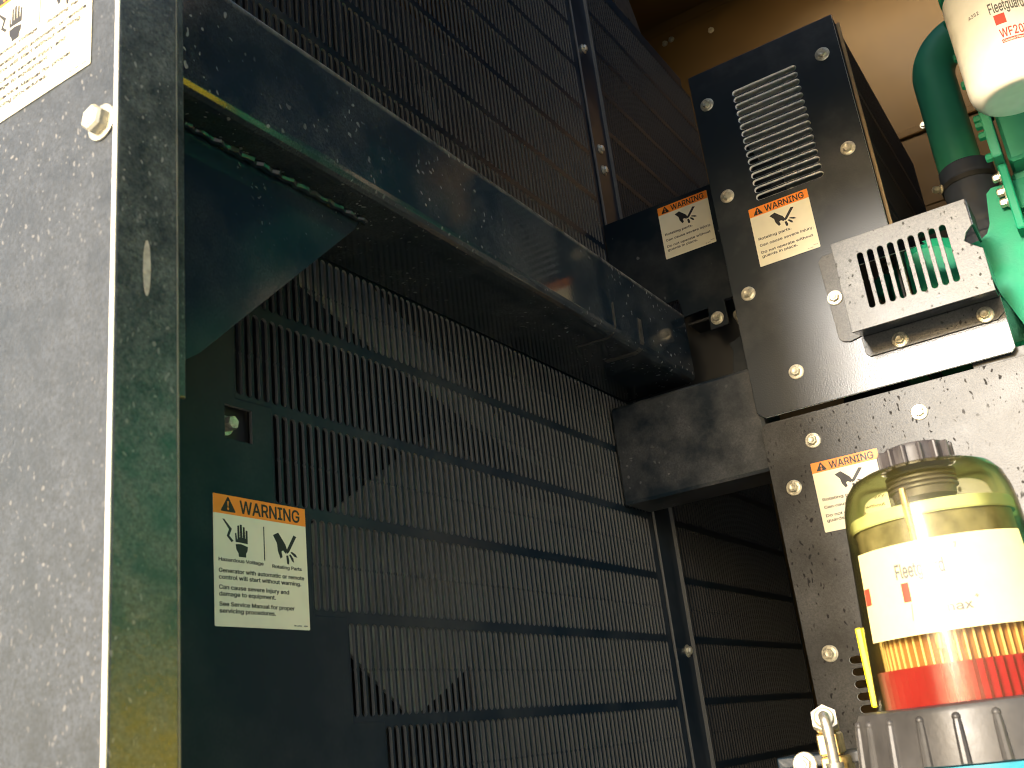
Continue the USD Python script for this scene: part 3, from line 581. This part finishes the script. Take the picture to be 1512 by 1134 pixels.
obj("print_small", wrap(fit_text("Coolant Filter", .001, -.0056, .020, .0022, True, .0002), wc, WR, th + .07, .6330), "filter_white", WF)

# ------------------------------------------------------------------ fuel filter with clear bowl
FF = thing("fuel_filter", "fuel filter with clear yellow bowl, orange pleated element, red fuel and black ribbed collar", "filter", (-.1185, .7234, 0))
fc = np.array((-.1185, .7234, 0))
dome = [(.0600, -.001), (.0585, .04), (.0563, .08), (.0550, .104), (.0545, .115), (.0532, .126), (.0500, .1365), (.0445, .1435), (.0360, .1475), (.0240, .1490)]
bowl = obj("clear_bowl", lathe(dome, fc, 96), "bowl_clear", FF, smooth=60)
# cap with grip ribs and threaded neck
cp = obj("vent_cap", lathe([(0, .1640), (.016, .1640), (.0195, .1630), (.0205, .1600), (.0205, .1488), (.0, .1488)][::-1], fc, 48), "cap_plastic", FF)
for k in range(14):
    a = k * 2 * np.pi / 14 + .1; c, s = math.cos(a), math.sin(a)
    obj("grip_rib", frame_map(cbox(.0190, .0245, -.0013, .0013, .1490, .1622, .0008), fc, (c, s, 0), (-s, c, 0), (0, 0, 1)), "cap_plastic", cp)
neck = [(.0, .1455), (.019, .1455)]
for k in range(4): z = .1445 - k * .0032; neck += [(.0225, z), (.0225, z - .0012), (.0205, z - .0020)]
neck += [(.020, .128), (0, .128)]
obj("threaded_neck", lathe(neck[::-1], fc, 48), "cap_plastic", FF)
obj("element_top", lathe([(0, .1195), (.046, .1195), (.0508, .1185), (.0515, .1165), (.0515, .1115), (.0508, .1105)][::-1], fc, 72), "element_ring", FF, label="pale yellow green ring on top of the filter element")
obj("element_upper", lathe([(.0490, .1108), (.0490, .045), (.047, .045)][::-1], fc, 72), "element_dark", FF)
obj("standpipe", tube([fc + (-.004, -.0525, .128), fc + (-.004, -.0525, .1), fc + (-.004, -.0525, .03)], .0022, 10), "brass", FF)
def pleats(r0, r1, z0, z1, n):
    V, F = [], []
    for i in range(2 * n):
        a = i * np.pi / n; r = r0 if i % 2 else r1
        V += [(fc[0] + r * math.cos(a), fc[1] + r * math.sin(a), z0), (fc[0] + r * math.cos(a), fc[1] + r * math.sin(a), z1)]
    for i in range(2 * n):
        j = (i + 1) % (2 * n); F += [[2 * i, 2 * j, 2 * j + 1], [2 * i, 2 * j + 1, 2 * i + 1]]
    return trimesh.Trimesh(V, F, process=False)
obj("pleated_element", pleats(.0425, .0495, .0215, .0455, 60), "pleat_paper", FF, smooth=False)
obj("red_fuel", pleats(.0485, .0552, -.004, .0215, 60), "pleat_red", FF, smooth=False)
pe = "/World/fuel_filter/pleated_element"
rg = [trimesh.creation.box((.0008, .0012, .0236), trimesh.transformations.translation_matrix((0.0495, 0, .0335)) ) for _ in range(60)]
for i, b_ in enumerate(rg): b_.apply_transform(trimesh.transformations.rotation_matrix(2 * i * np.pi / 60, (0, 0, 1))); b_.apply_translation(fc)
tag(obj("pleat_ridges", cat(rg), "pleat_ridge", stage.GetPrimAtPath(pe), smooth=False), kind="stuff")
obj("fuel_surface", lathe([(.0420, .0216), (.0500, .0216)], fc, 64), "pleat_red", FF)
# wrap label on the bowl
lf = facing(fc); LR = .0583
def bowl_r(z): return float(np.interp(z, [d[1] for d in dome[:4]], [d[0] for d in dome[:4]])) + .0004
la0, la1 = lf + math.radians(-60), lf + math.radians(58)
obj("bowl_label", lathe([(bowl_r(z) + .0002, z) for z in np.linspace(.0392, .0945, 7)], fc, 60, la0, la1), "bowl_label", FF, smooth=60)
def wrapb(m, th0, z0):
    v = m.vertices.copy(); z = z0 + v[:, 1]; R = np.interp(z, [d[1] for d in dome[:4]], [d[0] for d in dome[:4]]) + .0008; t = th0 + v[:, 0] / .0577
    m = m.copy(); m.vertices = np.c_[fc[0] + (R + v[:, 2]) * np.cos(t), fc[1] + (R + v[:, 2]) * np.sin(t), z]; return m
obj("label_text", cat([wrapb(fit_text("Fleetguard", 0, 0, .0300, .0085, True, .0002), lf + math.radians(-29), .0735),
                       wrapb(fit_text("/", 0, 0, .0014, .0080, False, .00015), lf + math.radians(-24), .0490),
                       wrapb(fit_text("max", 0, 0, .0170, .0050, True, .00015), lf + math.radians(-6), .0500), wrapb(fit_text("+", 0, 0, .0025, .0030, True, .00015), lf + math.radians(13), .0555),
                       wrapb(fit_text("7", 0, 0, .0016, .0032, False, .00015), lf + math.radians(9), .0865)]), "print_grey", FF)
obj("label_square", wrapb(gridbox(0, .0048, 0, .0115, .00015, 4), lf + math.radians(-27), .0590), "print_red", FF)
obj("label_square", wrapb(gridbox(0, .006, 0, .0105, .00015, 4), lf + math.radians(-59), .062), "print_red", FF)
# collar
cr = [(.0560, -.0012), (.0680, -.0012), (.0722, -.0025), (.0740, -.0062), (.0760, -.0338), (.074, -.0346), (.0, -.0346)]
col = obj("collar", lathe(cr[::-1], fc, 96), "black_plastic", FF, smooth=40)
for k in range(22):
    a = k * 2 * np.pi / 22 + .13; c, s = math.cos(a), math.sin(a)
    rib = tube([(.0738, 0, -.0085), (.0742, 0, -.013), (.0752, 0, -.025), (.0759, 0, -.0336)], [.0022, .0027, .0030, .0032], 10)
    rib = cat([rib, trimesh.creation.icosphere(2, .0026).apply_translation((.0738, 0, -.0085))])
    obj("collar_rib", frame_map(rib, fc, (c, s, 0), (-s, c, 0), (0, 0, 1)), "black_plastic", col)
obj("filter_base", lathe([(.0735, -.0350), (.0735, -.044), (.0735, -.050), (.0720, -.052), (.0720, -.058), (.0735, -.060), (.0735, -.12), (0, -.12)][::-1], fc, 72), "blue_base", FF)
# yellow strip standing beside the bowl
ya = lf + math.radians(-90)
obj("yellow_tab", frame_map(cbox(.0585, .0628, -.0012, .0012, .0015, .0520, .0008), fc, (math.cos(ya), math.sin(ya), 0), (-math.sin(ya), math.cos(ya), 0), (0, 0, 1)), "yellow_tab", FF)

# ------------------------------------------------------------------ tube fitting and small shelf
TF = thing("tube_fitting", "silver elbow tube in a hex nut on a brass fitting left of the fuel filter", "fitting", (-.222, .745, -.03))
nc = np.array((-.2215, .742, -.0035)); nd = np.array((.26, -.90, .30)); nd /= np.linalg.norm(nd)
uu = np.cross((0, 0, 1), nd); uu /= np.linalg.norm(uu); vv = np.cross(nd, uu)
hx = Polygon([(.0093 * math.cos(a), .0093 * math.sin(a)) for a in np.arange(6) * np.pi / 3 + .5])
hexm = frame_map(extr(hx, .008), nc, uu, vv, nd)
cone = frame_map(lathe([(0, .0095), (.0058, .0095), (.0070, .0080), (.0078, .0079)][::-1], (0, 0, 0), 32), nc, uu, vv, nd)
obj("hex_nut", cat([hexm, cone]), "zinc", TF, smooth=25)
s0 = nc + nd * .006
tp = [s0, s0 + nd * .006, s0 + nd * .0095 + (.0, 0, -.001), s0 + nd * .0115 + (.0005, 0, -.005), s0 + nd * .012 + (.001, 0, -.012), s0 + nd * .012 + (.001, 0, -.03), s0 + nd * .012 + (.001, 0, -.09)]
obj("elbow_tube", tube(tp, .0036, 18), "steel_tube", TF, smooth=60)
obj("sleeve", tube([tp[5] + (0, 0, -.0015), tp[5] + (0, 0, -.012)], .0058, 18), "steel_tube", TF)
obj("brass_body", cat([cbox(nc[0] - .0085, nc[0] + .0065, .742, .757, -.0255, -.0110, .0012), cbox(nc[0] - .0075, nc[0] + .0055, .743, .756, -.0108, -.0030, .0010), cbox(nc[0] - .0085, nc[0] + .0100, .7425, .758, -.06, -.0262, .0012)]), "brass", TF)
SH = thing("small_shelf", "flat grey mounting shelf at the bottom edge under the tube fitting", "shelf", (-.22, .78, -.04))
obj("plate", cbox(-.2640, -.1900, .752, .80, -.0320, -.0240, .001), "bar_paint", SH)
bolt(SH, (-.2440, .7515, -.0300), (0, -1, .1), wr=.0085, af=.010)
